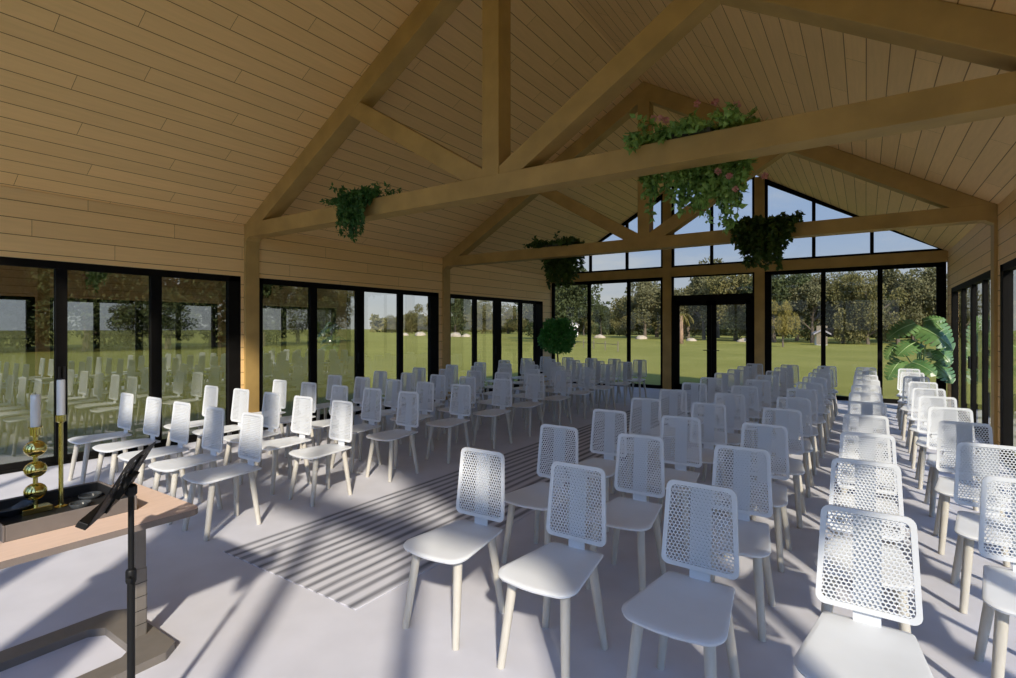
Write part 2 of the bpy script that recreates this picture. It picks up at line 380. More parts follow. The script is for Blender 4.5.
# glazed gable ends ------------------------------------------------
PX = [(-4.455, -4.235), (-2.225, -2.005)]      # the two tall posts (XM -/+)
ZB0, ZB1 = 2.96, 3.195
def gable(y, s, tagname, side):
    """s=+1: outside is towards +Y"""
    global nwin
    yo = y + s * .16; ya, yb = min(y, yo), max(y, yo)
    mb = MB()
    for a, b in PX:
        mb.box(a, b, ya, yb, 0, roofz((a + b) / 2) - .02)
    mb.box(XL + .001, XR - .001, ya + .002, yb - .002, ZB0, ZB1)
    w = struct(mb.build('wall_' + side, M['beam'], bevel=.005), 'glazed timber frame of the %s gable wall' % tagname, 'wall')
    g0, g1 = ya + .05, yb - .04; yg = (g0 + g1) / 2
    def win(boxes, panes, label, name='window'):
        global nwin; nwin += 1
        f = MB()
        for bx in boxes:
            if len(bx) == 4: f.box(bx[0], bx[1], g0, g1, bx[2], bx[3])
            else: f.prism_y(bx[0], g0, g1)
        o = struct(f.build('window_%d' % nwin, M['black']), label, 'window')
        for p in panes:
            g = MB(); g.prism_y(p, yg - .003, yg + .003); g.build('pane', M['endglass'], o)
        return o
    # lower side windows: three lights each
    for (x0, x1, ms, nm) in ((XL + .02, PX[0][0], [-6.61, -5.42], 'left'), (PX[1][1], XR - .02, [-.80, .255], 'right')):
        fl = .14 if nm == 'right' else .08; fr = .16 if nm == 'right' else .07
        bx = [(x0, x1, ZB0 - .09, ZB0), (x0, x1, 0, .09), (x0, x0 + fl, 0, ZB0), (x1 - fr, x1, 0, ZB0)] + [(m_ - .045, m_ + .045, .08, ZB0 - .08) for m_ in ms]
        ed = [x0 + fl] + ms + [x1 - fr]
        pn = [[(ed[i] - .01, .08), (ed[i + 1] + .01, .08), (ed[i + 1] + .01, ZB0 - .08), (ed[i] - .01, ZB0 - .08)] for i in range(3)]
        win(bx, pn, 'tall black framed window %s of the glass doors in the %s gable' % (nm, tagname))
    # transom over the doors
    x0, x1 = PX[0][1], PX[1][0]
    win([(x0, x1, ZB0 - .035, ZB0), (x0, x0 + .05, 2.39, ZB0), (x1 - .05, x1, 2.39, ZB0), (x0, x1, 2.37, 2.46)],
        [[(x0 + .04, 2.45), (x1 - .04, 2.45), (x1 - .04, ZB0 - .03), (x0 + .04, ZB0 - .03)]], 'black framed transom light over the doors of the %s gable' % tagname)
    # double doors
    f = MB(); f.box(x0, x0 + .09, g0, g1, 0, 2.38); f.box(x1 - .09, x1, g0, g1, 0, 2.38); f.box(x0, x1, g0, g1, 2.31, 2.372)
    d = struct(f.build('door_%d' % (1 if s > 0 else 2), M['black']), 'black framed double glass doors in the %s gable' % tagname, 'door')
    for q, (a, b) in enumerate(((x0 + .09, XM - .004), (XM + .004, x1 - .09))):
        f = MB(); f.box(a, a + .11, g0 + .01, g1 - .01, .01, 2.31); f.box(b - .11, b, g0 + .01, g1 - .01, .01, 2.31)
        f.box(a, b, g0 + .01, g1 - .01, .01, .16); f.box(a, b, g0 + .01, g1 - .01, 2.19, 2.31)
        lf = f.build('door_leaf', M['black'], d)
        g = MB(); g.box(a + .1, b - .1, yg - .003, yg + .003, .15, 2.2); g.build('pane', M['endglass'], lf)
        xh = b - .06 if q == 0 else a + .06; sg = -1 if q == 0 else 1
        h = MB(); yi = g0 + .01 if s > 0 else g1 - .01
        h.tube([(xh, yi, 1.05), (xh, yi - s * .05, 1.05), (xh + sg * .13, yi - s * .05, 1.05)], .011, 8); h.build('handle', M['black_metal'], lf)
    # gable lights under the roof
    off = .004; fw = .11
    def top(x): return roofz(x) - off
    x0, x1 = XL + .30, PX[0][0]
    for sx in (-1, 1):
        m = (lambda x: x) if sx < 0 else (lambda x: 2 * XM - x)
        zs = ZB1; xs = XM - (ZRIDGE - off - zs) / SLOPE     # where the slope meets the beam
        xi = PX[0][0]
        def quad(a, b, za0, zb0, za1, zb1):
            p = [(m(a), za0), (m(b), zb0), (m(b), zb1), (m(a), za1)]
            return p if sx < 0 else p[::-1]
        bx = [(quad(xs, xi, zs, top(xi) - fw * 1.2, zs + .001, top(xi)),)]
        bx += [(quad(xs, xi, zs, zs, zs + .05, zs + .05),), (quad(xi - .06, xi, zs, zs, top(xi - .06), top(xi)),)]
        ms = [-6.57, -5.47]
        for q in ms: bx.append((quad(q - .035, q + .035, zs, zs, top(q - .035), top(q + .035)),))
        ed = [xs + .02] + ms + [xi - .05]
        pn = []
        for i in range(3):
            a, b = ed[i], ed[i + 1]
            pn.append(quad(a, b, zs + .02, zs + .02, max(zs + .025, top(a) - .03), top(b) - .03))
        win(bx, pn, 'sloping gable light %s of the centre in the %s gable' % ('left' if sx < 0 else 'right', tagname))
    x0, x1 = PX[0][1], PX[1][0]
    poly_top = [(x0, top(x0)), (XM, top(XM)), (x1, top(x1))]
    bx = [(x0, x1, ZB1, ZB1 + .05), (x0, x0 + .06, ZB1, top(x0)), (x1 - .06, x1, ZB1, top(x1)), (XM - .035, XM + .035, ZB1, top(XM) - .02),
          ([(x0, top(x0) - fw * 1.3), (XM, top(XM) - fw * 1.3), (XM, top(XM)), (x0, top(x0))],), ([(XM, top(XM) - fw * 1.3), (x1, top(x1) - fw * 1.3), (x1, top(x1)), (XM, top(XM))],)]
    pn = [[(x0 + .04, ZB1 + .03), (XM - .02, ZB1 + .03), (XM - .02, top(XM) - .06), (x0 + .04, top(x0) - .05)],
          [(XM + .02, ZB1 + .03), (x1 - .04, ZB1 + .03), (x1 - .04, top(x1) - .05), (XM + .02, top(XM) - .06)]]
    win(bx, pn, 'peaked centre gable light over the doors of the %s gable' % tagname)
gable(YE, 1, 'far', 'far')
gable(YF, -1, 'near', 'near')

# ------------------------------------------------------------------ rug
mb = MB(); mb.box(-3.82, -2.40, 2.02, 13.2, 0, .008)
tag(mb.build('aisle_rug', M['rug'], bevel=.004), 'long rug with dark lengthwise stripes in the aisle between the chairs', 'rug')

# ------------------------------------------------------------------ chairs
def back_y(x, z):      # leaning, gently curved back
    t = (z - .50) / .383
    return -.030 + .030 * t - .9 * x * x * .35
def backrest():
    mb = MB(); z0, z1 = .497, .886
    def hw(z): return .172 - .016 * (z - z0) / (z1 - z0)
    # rim: rounded trapezoid ring
    def ring(inset, n=6):
        pts = []; rc = .035 - inset * .5
        cs = [(hw(z0) - inset - rc, z0 + inset + rc, -PI / 2), (hw(z1) - inset - rc, z1 - inset - rc, 0), (-(hw(z1) - inset - rc), z1 - inset - rc, PI / 2), (-(hw(z0) - inset - rc), z0 + inset + rc, PI)]
        for cx, cz, a0 in cs:
            for k in range(n + 1):
                a = a0 + PI / 2 * k / n; pts.append((cx + rc * math.cos(a), cz + rc * math.sin(a)))
        return pts
    A = ring(0); B = ring(.020); n = len(A); th = .0055
    vs = [(x, back_y(x, z) - th, z) for x, z in A] + [(x, back_y(x, z) - th, z) for x, z in B] + [(x, back_y(x, z) + th, z) for x, z in A] + [(x, back_y(x, z) + th, z) for x, z in B]
    fs = []
    for i in range(n):
        j = (i + 1) % n
        fs += [(i, j, n + j, n + i), (2 * n + i, 3 * n + i, 3 * n + j, 2 * n + j), (i, 2 * n + i, 2 * n + j, j), (n + i, n + j, 3 * n + j, 3 * n + i)]
    mb.add(vs, fs)
    # honeycomb field
    Rh = .0098; px = math.sqrt(3) * Rh; pz = 1.5 * Rh; th = .003; row = 0; z = z0 + .017
    while z < z1 - .012:
        lim = hw(z) - .014; k = int(lim / px) + 1
        for i in range(-k, k + 1):
            x = i * px + (px / 2 if row % 2 else 0)
            if abs(x) > lim: continue
            o = [(x + Rh * math.cos(PI / 6 + q * PI / 3), z + Rh * math.sin(PI / 6 + q * PI / 3)) for q in range(6)]
            h = [(x + .78 * Rh * math.cos(PI / 6 + q * PI / 3), z + .72 * Rh * math.sin(PI / 6 + q * PI / 3)) for q in range(6)]
            vs = [(a, back_y(a, b) - th, b) for a, b in o] + [(a, back_y(a, b) - th, b) for a, b in h] + [(a, back_y(a, b) + th, b) for a, b in h] + [(a, back_y(a, b) + th, b) for a, b in o]
            fs = []
            for q in range(6):
                w = (q + 1) % 6
                fs += [(q, w, 6 + w, 6 + q), (6 + q, 6 + w, 12 + w, 12 + q), (12 + q, 12 + w, 18 + w, 18 + q)]
            mb.add(vs, fs)
        z += pz; row += 1
    return mb
def seat_mb():
    mb = MB(); pts = []
    # outline from rear right round the front; rounded corners
    def arc(cx, cy, r, a0, a1, n=6, sx=1, sy=1): return [(cx + r * sx * math.cos(a0 + (a1 - a0) * k / n), cy + r * sy * math.sin(a0 + (a1 - a0) * k / n)) for k in range(n + 1)]
    pts += arc(.128, -.028, .024, PI / 2, 0)
    pts += arc(.125, -.415, .082, 0, -PI / 2, 8, 1, 1)
    fr = [(x, -.497 - .012 * math.cos(x / .125 * PI / 2)) for x in (.08, .03, -.03, -.08)]
    pts += fr
    pts += arc(-.125, -.415, .082, -PI / 2, -PI, 8)
    pts += arc(-.128, -.028, .024, PI, PI / 2)
    n = len(pts); cx, cy = 0, -.25
    def zt(x, y, k):
        dish = -.010 * (1 - min(1, ((x / .2) ** 2 + ((y + .25) / .25) ** 2)))
        front = -.016 * max(0, (-.36 - y) / .15) ** 1.6
        return .452 + dish + front
    rings = [.2, .45, .7, .9, .985, 1.0]
    vs = [(cx, cy, zt(cx, cy, 0))]
    for r in rings:
        for x, y in pts:
            X, Y = cx + (x - cx) * r, cy + (y - cy) * r; vs.append((X, Y, zt(X, Y, r) - (.004 if r == 1. else 0)))
    fs = [(0, 1 + (i + 1) % n, 1 + i) for i in range(n)]
    for q in range(len(rings) - 1):
        for i in range(n): fs.append((1 + q * n + i, 1 + q * n + (i + 1) % n, 1 + (q + 1) * n + (i + 1) % n, 1 + (q + 1) * n + i))
    o = 1 + (len(rings) - 1) * n; base = len(vs)
    for x, y in pts: vs.append((cx + (x - cx) * .985, cy + (y - cy) * .985, zt(x, y, 1) - .014))
    for i in range(n): fs.append((o + i, o + (i + 1) % n, base + (i + 1) % n, base + i))
    fs.append(tuple(base + i for i in range(n - 1, -1, -1)))
    fs = [f[::-1] for f in fs]
    mb.add(vs, fs); return mb
def make_chair():
    root = empty('perforated_chair', (0, 0, 0), 'x', 'chair')
    seat_mb().build('seat', M['white'], root, smooth=True, angle=50)
    backrest().build('backrest', M['white'], root)
    s = MB()      # flat spine behind the perforated back
    prev = None; rows = []
    for z in (.436, .447, .465, .50, .56, .62, .70, .78, .84, .872):
        hwd = .046 if z < .51 else .047
        y = back_y(0, z) + .0085 if z >= .497 else -.0225 - .001 * (z < .45)
        rows.append((hwd, y, z))
    vs = []; fs = []
    for w, y, z in rows: vs += [(-w, y - .003, z), (w, y - .003, z), (w, y + .003, z), (-w, y + .003, z)]
    for i in range(len(rows) - 1):
        for k in range(4): fs.append((i * 4 + k, i * 4 + (k + 1) % 4, i * 4 + 4 + (k + 1) % 4, i * 4 + 4 + k))
    fs += [(3, 2, 1, 0), tuple(len(vs) - 4 + k for k in range(4))]
    s.add(vs, fs); s.build('spine', M['white'], root)
    for sx, ft, tp in ((-1, (.172, -.468), (.138, -.405)), (1, (.172, -.468), (.138, -.405)), (-1, (.172, -.052), (.118, -.088)), (1, (.172, -.052), (.118, -.088))):
        l = MB(); P = Vector((sx * tp[0], tp[1], .434)); Q = Vector((sx * ft[0], ft[1], 0))
        l.tube([P, P.lerp(Q, .3), P.lerp(Q, .7), Q], [.0235, .0230, .0205, .0185], 12)
        l.build('leg', M['leg'], root, smooth=True, angle=60)
    return root
chair = make_chair(); used = False
NTH = ['first', 'second', 'third', 'fourth', 'fifth', 'sixth', 'seventh', 'eighth', 'ninth', 'tenth', 'eleventh']
ROWY = [2.53 + .9265 * i for i in range(11)]
RX = [-1.87, -1.248, -.622, .005, .63]
LX = [-4.285, -4.905, -5.50, -6.13, -6.77]
for side, xs in (('right', RX), ('left', LX)):
    for i, y in enumerate(ROWY):
        for k, x in enumerate(xs):
            if side == 'right' and i == 0 and k == 4: continue      # that seat lies wholly outside the picture
            c = chair if not used else copy_tree(chair)
            used = True
            c.location = (x + R.uniform(-.008, .008), y + R.uniform(-.01, .01), 0); c.rotation_euler = (0, 0, R.uniform(-.02, .02))
            seat = ['seat beside the rug', 'second seat from it', 'third seat from it', 'fourth seat from it', 'seat beside the glass wall'][k]
            tag(c, 'white perforated chair %s of the rug, %s row, %s' % (side, NTH[i] if i < 10 else 'rearmost', seat), 'chair', 'white chairs %s of the aisle' % side)

# ------------------------------------------------------------------ table, tray, candlesticks
tx0, tx1, ty0, ty1 = -3.40, -2.615, .47, 1.285
def rrect(x0, x1, y0, y1, r, n=5):
    p = []
    for cx, cy, a in ((x1 - r, y0 + r, -PI / 2), (x1 - r, y1 - r, 0), (x0 + r, y1 - r, PI / 2), (x0 + r, y0 + r, PI)):
        for k in range(n + 1): p.append((cx + r * math.cos(a + PI / 2 * k / n), cy + r * math.sin(a + PI / 2 * k / n)))
    return p
tc_ = ((tx0 + tx1) / 2, (ty0 + ty1) / 2)
table = empty('pedestal_table', (tc_[0], tc_[1], 0), 'small beige topped table on one grey column and a flat U-shaped foot', 'table')
def loc(mb): mb.v = [(x - tc_[0], y - tc_[1], z) for x, y, z in mb.v]; return mb
mb = MB(); mb.prism_z(rrect(tx0, tx1, ty0, ty1, .05), .722, .75, 0, 1); loc(mb).build('tabletop', [M['tabletop'], M['tableedge']], table, bevel=.003)
mb = MB(); mb.prism_z(rrect(-3.108, -3.050, 1.17, 1.23, .010, 3), .03, .38); loc(mb).build('lower_column', M['grey_metal'], table)
mb = MB(); mb.prism_z(rrect(-3.105, -3.053, 1.173, 1.227, .01, 3), .34, .723); loc(mb).build('upper_column', M['grey_metal'], table)
mb = MB()
for z in (.10, .17, .24, .31): mb.prism_z(rrect(-3.1095, -3.0485, 1.1685, 1.2315, .010, 3), z, z + .002)
loc(mb).build('column_groove', M['black_metal'], table)
U = [(-3.47, .50), (-3.345, .50), (-3.345, 1.07), (-3.29, 1.13), (-2.985, 1.13), (-2.93, 1.07), (-2.93, .50), (-2.80, .50), (-2.80, 1.21), (-2.86, 1.275), (-3.41, 1.275), (-3.47, 1.21)]
mb = MB(); mb.prism_z(U, 0, .04); loc(mb).build('foot', M['grey_metal'], table, bevel=.006)
mb = MB(); mb.box(-3.25, -2.8, 1.13, 1.27, .695, .723); loc(mb).build('top_bracket', M['grey_metal'], table, bevel=.004)

zt = .75
tr0, tr1, tq0, tq1 = -3.285, -2.835, .630, 1.10
tray = empty('tray', ((tr0 + tr1) / 2, (tq0 + tq1) / 2, zt), 'square dark lined tray standing on the small table', 'tray')
mb = MB(); w = .009; h = .066
cx_, cy_ = tray.location.x, tray.location.y
a, b, c_, d_ = tr0 - cx_, tr1 - cx_, tq0 - cy_, tq1 - cy_
mb.box(a, b, c_, c_ + w, 0, h); mb.box(a, b, d_ - w, d_, 0, h); mb.box(a, a + w, c_ + w, d_ - w, 0, h); mb.box(b - w, b, c_ + w, d_ - w, 0, h)
mb.box(a + w, b - w, c_ + w, d_ - w, 0, .008); mb.build('rim', M['traym'], tray, bevel=.003)
mb = MB(); e = .0015
mb.box(a + w, b - w, c_ + w, d_ - w, .008, .011); mb.box(a + w, a + w + e, c_ + w, d_ - w, .011, h - .006); mb.box(b - w - e, b - w, c_ + w, d_ - w, .011, h - .006)
mb.box(a + w, b - w, c_ + w, c_ + w + e, .011, h - .006); mb.box(a + w, b - w, d_ - w - e, d_ - w, .011, h - .006); mb.build('lining', M['trayi'], tray)
zf = zt + .011

def candlestick_balls(x, y, rz):
    t = empty('ball_candlestick', (x, y, zf), 'brass candlestick of three stacked balls holding a white candle', 'candlestick', rz=rz)
    mb = MB(); mb.box(-.033, .033, -.054, .054, 0, .026); mb.build('base', M['brass'], t, bevel=.002)
    mb = MB(); mb.lathe([(.009, .026), (.009, .39)], n=14); mb.build('stem', M['brass'], t, smooth=True, angle=40)
    for z in (.095, .195, .290):
        mb = MB(); r = .042; mb.lathe([(max(.004, r * math.sin(PI * k / 18)), z - .9 * r * math.cos(PI * k / 18)) for k in range(19)], n=28); mb.build('ball', M['brass'], t, smooth=True)
    mb = MB(); mb.lathe([(.012, .345), (.020, .352), (.020, .382), (.026, .385), (.026, .391), (.019, .391), (.019, .37)], n=20); mb.build('candle_cup', M['brass'], t, smooth=True, angle=30)
    c = empty('candle', (x, y, zf + .371), 'white candle on the three-ball brass candlestick', 'candle')
    mb = MB(); mb.lathe([(.0185, 0), (.0185, .160), (.0165, .166), (.004, .163)], n=20); mb.build('wax', M['wax'], c, smooth=True, angle=40)
    mb = MB(); mb.tube([(0, 0, .160), (.001, 0, .175)], .0012, 6); mb.build('wick', M['wick'], c)
def candlestick_tall(x, y):
    t = empty('stick_candlestick', (x, y, zf), 'tall thin brass candlestick holding a white candle', 'candlestick')
    mb = MB(); mb.lathe([(.026, 0), (.026, .004), (.012, .009), (.0095, .02), (.0085, .40), (.0085, .41)], n=16); mb.build('stem', M['brass'], t, smooth=True, angle=40)
    mb = MB(); mb.lathe([(.009, .395), (.019, .402), (.019, .432), (.0165, .432), (.0165, .412)], n=18); mb.build('candle_cup', M['brass'], t, smooth=True, angle=30)
    c = empty('candle', (x, y, zf + .413), 'white candle on the tall thin brass candlestick', 'candle')
    mb = MB(); mb.lathe([(.0163, 0), (.0163, .178), (.0145, .184), (.004, .181)], n=20); mb.build('wax', M['wax'], c, smooth=True, angle=40)
    mb = MB(); mb.tube([(0, 0, .178), (.001, 0, .193)], .0012, 6); mb.build('wick', M['wick'], c)
candlestick_balls(-3.150, .812, 0)
candlestick_tall(-3.15, .905)
def dish(x, y, r, label):
    mb = MB(); mb.lathe([(r * .8, 0), (r, .012), (r, .020), (r * .93, .020), (r * .9, .010), (.004, .008)], (0, 0, 0), 28)
    return tag(mb.build('dish', M['dish'], None, smooth=True, loc=(x, y, zf), angle=35), label, 'dish')
dish(-3.185, 1.030, .048, 'small round dark dish at the far end of the tray')
dish(-3.07, .955, .042, 'round dark dish beside the foot of the tall thin candlestick')
mb = MB(); mb.tube([(.085 * math.cos(2 * PI * k / 40), .085 * math.sin(2 * PI * k / 40), .035) for k in range(41)], .003, 6, cap=False)
mb.lathe([(.05, 0), (.05, .003), (.082, .034), (.085, .034), (.053, 0.0)], n=36)
tag(mb.build('bowl', M['dish'], None, smooth=True, loc=(-3.215, .735, zf), angle=40), 'shallow dark bowl with a thin rim behind the ball candlestick', 'bowl')

# ------------------------------------------------------------------ music stand
sx_, sy_ = -2.317, .878
ms = empty('music_stand', (sx_, sy_, 0), 'black music stand with a perforated desk beside the table', 'music stand')
mb = MB(); mb.tube([(0, 0, .03), (0, 0, .68)], .0130, 14); mb.build('lower_tube', M['black_metal'], ms, smooth=True, angle=60)
mb = MB(); mb.tube([(0, 0, .62), (0, 0, 1.0)], .0100, 14); mb.build('upper_tube', M['black_metal'], ms, smooth=True, angle=60)
mb = MB(); mb.lathe([(.016, .635), (.018, .642), (.018, .680), (.015, .686), (.0105, .688)], n=16); mb.tube([(.013, -.008, .661), (.040, -.024, .661)], [.005, .009], 10); mb.build('clamp', M['black_metal'], ms, smooth=True, angle=40)
mb = MB(); mb.lathe([(.014, .965), (.02, .972), (.02, 1.0), (.013, 1.008)], n=14); mb.build('collar', M['black_metal'], ms, smooth=True, angle=40)
for k in range(3):
    a = math.radians(20 + 120 * k); l = MB()
    l.tube([(.012 * math.cos(a), .012 * math.sin(a), .19), (.13 * math.cos(a), .13 * math.sin(a), .10), (.27 * math.cos(a), .27 * math.sin(a), .012)], .009, 8); l.build('leg', M['black_metal'], ms, smooth=True)
# desk: reader side faces away from the rows
FD = math.radians(54)
fwd = Vector((math.cos(FD), math.sin(FD), 0)); wid = Vector((-math.sin(FD), math.cos(FD), 0)); up = (fwd * .485 + Vector((0, 0, .875))).normalized(); nr = wid.cross(up).normalized()
if nr.z < 0: nr = -nr
ctr = Vector((0, 0, 1.0)) + nr * .03
def dp(a, b, c=0): return ctr + wid * a + up * b + nr * c
desk = MB(); W2, H0, H1 = .17, -.12, .14
nx, ny = 12, 10
# perforated sheet: grid cells with square holes in the upper part
for i in range(nx):
    for j in range(ny):
        a0, a1 = -W2 + 2 * W2 * i / nx, -W2 + 2 * W2 * (i + 1) / nx; b0, b1 = H0 + (H1 - H0) * j / ny, H0 + (H1 - H0) * (j + 1) / ny
        if 4 <= j < ny - 1 and 1 <= i < nx - 1 and (i + j) % 2 == 0:
            ca, cb = (a0 + a1) / 2, (b0 + b1) / 2; q = .0095
            O = [(a0, b0), (a1, b0), (a1, b1), (a0, b1)]; I = [(ca - q, cb - q), (ca + q, cb - q), (ca + q, cb + q), (ca - q, cb + q)]
            for k in range(4):
                w = (k + 1) % 4; pts = [O[k], O[w], I[w], I[k]]
                desk.add([dp(*p, 0) for p in pts] + [dp(*p, -.002) for p in pts], [(0, 1, 2, 3), (7, 6, 5, 4), (2, 6, 7, 3)])
        else:
            pts = [(a0, b0), (a1, b0), (a1, b1), (a0, b1)]
            desk.add([dp(*p, 0) for p in pts] + [dp(*p, -.002) for p in pts], [(0, 1, 2, 3), (7, 6, 5, 4)])
desk.build('desk', M['black_metal'], ms)
lip = MB(); lip.bar(dp(-W2, H0 + .004, .017), dp(W2, H0 + .004, .017), .034, .022, up=up); lip.build('lip', M['black_metal'], ms, bevel=.002)
br = MB(); br.tube([(0, 0, .985), dp(0, 0, -.008)], .013, 10); br.bar(dp(0, -.045, -.014), dp(0, .045, -.014), .085, .022, up=nr); br.bar(dp(0, -.115, -.006), dp(0, .115, -.006), .03, .008, up=nr); br.build('tilt_bracket', M['black_metal'], ms)

# ------------------------------------------------------------------ plants
def rnd_dir():
    while True:
        v = Vector((R.uniform(-1, 1), R.uniform(-1, 1), R.uniform(-1, 1)))
        if .05 < v.length < 1: return v.normalized()
def strand(leaf, stem, p, d, n, step, grav, L, W, jit=.5, dens=2):
    p = Vector(p); d = Vector(d).normalized(); path = [p.copy()]
    for i in range(n):
        d = (d + Vector((0, 0, -grav)) + rnd_dir() * .12).normalized(); p = p + d * step; path.append(p.copy())
        for q in range(dens):
            ld = (d * .4 + rnd_dir() * .9 + Vector((0, 0, -.15))).normalized()
            s = R.uniform(.7, 1.15)
            leaf.leaf(p + rnd_dir() * .012, ld, rnd_dir() + Vector((0, -.3, .9)), L * s, W * s, R.uniform(.05, .3))
    if stem is not None: stem.tube(path, .0025, 5, cap=False)
def beam_plant(name, x, y, zb, label, cat, mat, spans, L, W, trough, blossoms=None):
    """spans: list of (x0,x1,side,count,length,dens): strands starting along the beam top"""
    root = empty(name, (x, y + .11, zb), label, cat)
    ob = Matrix.Translation((-x, -(y + .11), -zb))
    lf, stm = MB(), MB()
    for (x0, x1, side, cnt, ln, dens, ups) in spans:
        for k in range(cnt):
            px = R.uniform(x0, x1); sy = -1 if side == 'front' else 1
            if side == 'top': sy = R.choice((-1, 1))
            yy = y + .11 + sy * R.uniform(.02, .10)
            edge = max(.25, 1 - abs((px - (x0 + x1) / 2) / ((x1 - x0) / 2 + 1e-6)) ** 3.5)
            l = ln * R.uniform(.40, 1.05) * (edge if side != 'top' else 1); n = max(3, int(l / .035))
            if side == 'top': d = (R.uniform(-1, 1), sy * R.uniform(.1, .9), R.uniform(.3, 1)); g = .16
            else: d = (R.uniform(-.6, .6), sy * 1., ups * R.uniform(.1, 1.2)); g = R.uniform(.18, .45)
            strand(lf, stm, (px, yy, zb + .04), d, n, .035, g, L, W, dens=dens)
    for m_ in (lf, stm): m_.v = [tuple(ob @ Vector(p)) for p in m_.v]
    # keep leaves out of the timber: squeeze anything inside the beam to its nearest face
    def clear(mb):
        out = []
        for (px, py, pz) in mb.v:
            if -.135 < py < .135 and pz < .0 and pz > -.22:
                py = (.14 + .5 * (.135 - abs(py)) * R.random()) * (1 if py > 0 else -1)
            out.append((px, py, pz))
        mb.v = out
    clear(lf); clear(stm)
    lf.build('foliage', mat, root); stm.build('stem', M['fern'], root)
    tb = MB(); a, b = trough
    a -= x; b -= x
    tb.box(a, b, -.085, .085, 0, .012); tb.box(a, b, -.085, -.075, .012, .045); tb.box(a, b, .075, .085, .012, .045); tb.box(a, a + .01, -.075, .075, .012, .045); tb.box(b - .01, b, -.075, .075, .012, .045)
    tr = tb.build('planter_trough', M['pot'], root)
    s = MB(); s.box(a + .01, b - .01, -.075, .075, .012, .04); s.build('soil', M['soil'], tr)
    for (bx, by, bz) in blossoms or []:
        f = MB()
        c = Vector((bx - x, by - (y + .11), bz - zb))
        for k in range(26):
            d = rnd_dir(); f.leaf(c + d * .008, d, rnd_dir(), .027, .026, .25)
        f.build('blossom', M['petal'], root)
    return root
ZT = 3.1945
beam_plant('hanging_fern', -5.18, Y1, ZT, 'small bushy dark green fern draped over the near truss tie beam', 'hanging plant', M['fern'],
           [(-5.46, -4.98, 'front', 95, .62, 4, 1), (-5.62, -5.3, 'top', 14, .25, 4, 1), (-5.80, -5.5, 'front', 9, .2, 4, 1), (-5.3, -4.8, 'top', 14, .2, 4, 1), (-5.4, -5.1, 'back', 14, .2, 3, 1)], .06, .03, (-5.35, -5.0))
beam_plant('hanging_climber', -1.2, Y1, ZT, 'large leafy climber with pink blooms draped over the near truss tie beam', 'hanging plant', M['rose'],
           [(-1.70, -.75, 'top', 70, .22, 3, 1), (-1.70, -1.60, 'front', 5, .26, 3, 1), (-1.5, -.9, 'front', 12, .07, 3, 1), (-1.78, -.75, 'back', 90, .66, 3, 1), (-1.78, -1.5, 'back', 16, .72, 3, 1), (-1.30, -.80, 'back', 40, .88, 3, 1), (-1.16, -.98, 'back', 12, 1.05, 3, 1)], .07, .042, (-1.45, -1.05),
           [(-1.50, Y1 - .02, 3.39), (-1.43, Y1 - .04, 3.37), (-1.40, Y1 - .0, 3.36), (-1.14, Y1 - .02, 3.43), (-1.0, Y1 - .02, 3.41), (-.84, Y1 + .0, 3.36), (-.95, Y1 + .27, 2.88), (-.90, Y1 + .27, 2.76), (-.68, Y1 + .28, 2.84), (-1.04, Y1 + .26, 2.93)])
beam_plant('hanging_ivy', -5.08, Y2, ZT, 'dark ivy on the far truss tie beam near the left wall', 'hanging plant', M['ivy'],
           [(-5.6, -4.6, 'top', 46, .24, 3, 1), (-5.55, -4.55, 'back', 80, .95, 3, 1)], .09, .06, (-5.3, -4.85))
beam_plant('hanging_ivy', -1.33, Y2, ZT, 'dark ivy on the far truss tie beam right of its king post', 'hanging plant', M['ivy'],
           [(-1.85, -.85, 'top', 46, .2, 3, 1), (-1.75, -.90, 'front', 80, .85, 3, 1), (-1.7, -1.0, 'back', 20, .6, 3, 1)], .09, .06, (-1.55, -1.1))

def pot(root, r, h):
    mb = MB(); mb.lathe([(r * .72, 0), (r, h), (r * 1.04, h), (r * 1.04, h + .02), (r * .9, h + .02), (r * .88, h - .03), (.01, h - .03)], n=28)
    p = mb.build('pot', M['pot'], root, smooth=True, angle=35)
    s = MB(); s.lathe([(r * .86, h - .029), (r * .86, h - .015), (.01, h - .008)], n=20); s.build('soil', M['soil'], p)
# ball-headed tree in the far left corner
t = empty('ball_topped_tree', (-7.22, 13.25, 0), 'potted tree with a round leafy head in the far left corner', 'potted tree')
pot(t, .22, .36)
mb = MB(); mb.tube([(0, 0, .34), (.015, 0, .6), (-.01, .01, .85), (0, 0, 1.25)], [.028, .024, .022, .016], 10); mb.build('trunk', M['trunk'], t, smooth=True)
mb = MB()
for k in range(3600):
    d = rnd_dir(); r = .50 * (R.random() ** .35); lump = 1 + .12 * math.sin(5 * d.x + 2) * math.cos(4 * d.z + 3 * d.y)
    p = Vector((0, 0, 1.40)) + Vector((d.x, d.y, d.z * .98)) * r * lump
    mb.leaf(p, (d + rnd_dir() * .8).normalized(), rnd_dir() + Vector((0, 0, .6)), R.uniform(.07, .12), R.uniform(.035, .06), .15)
mb.build('foliage', M['topi'], t)

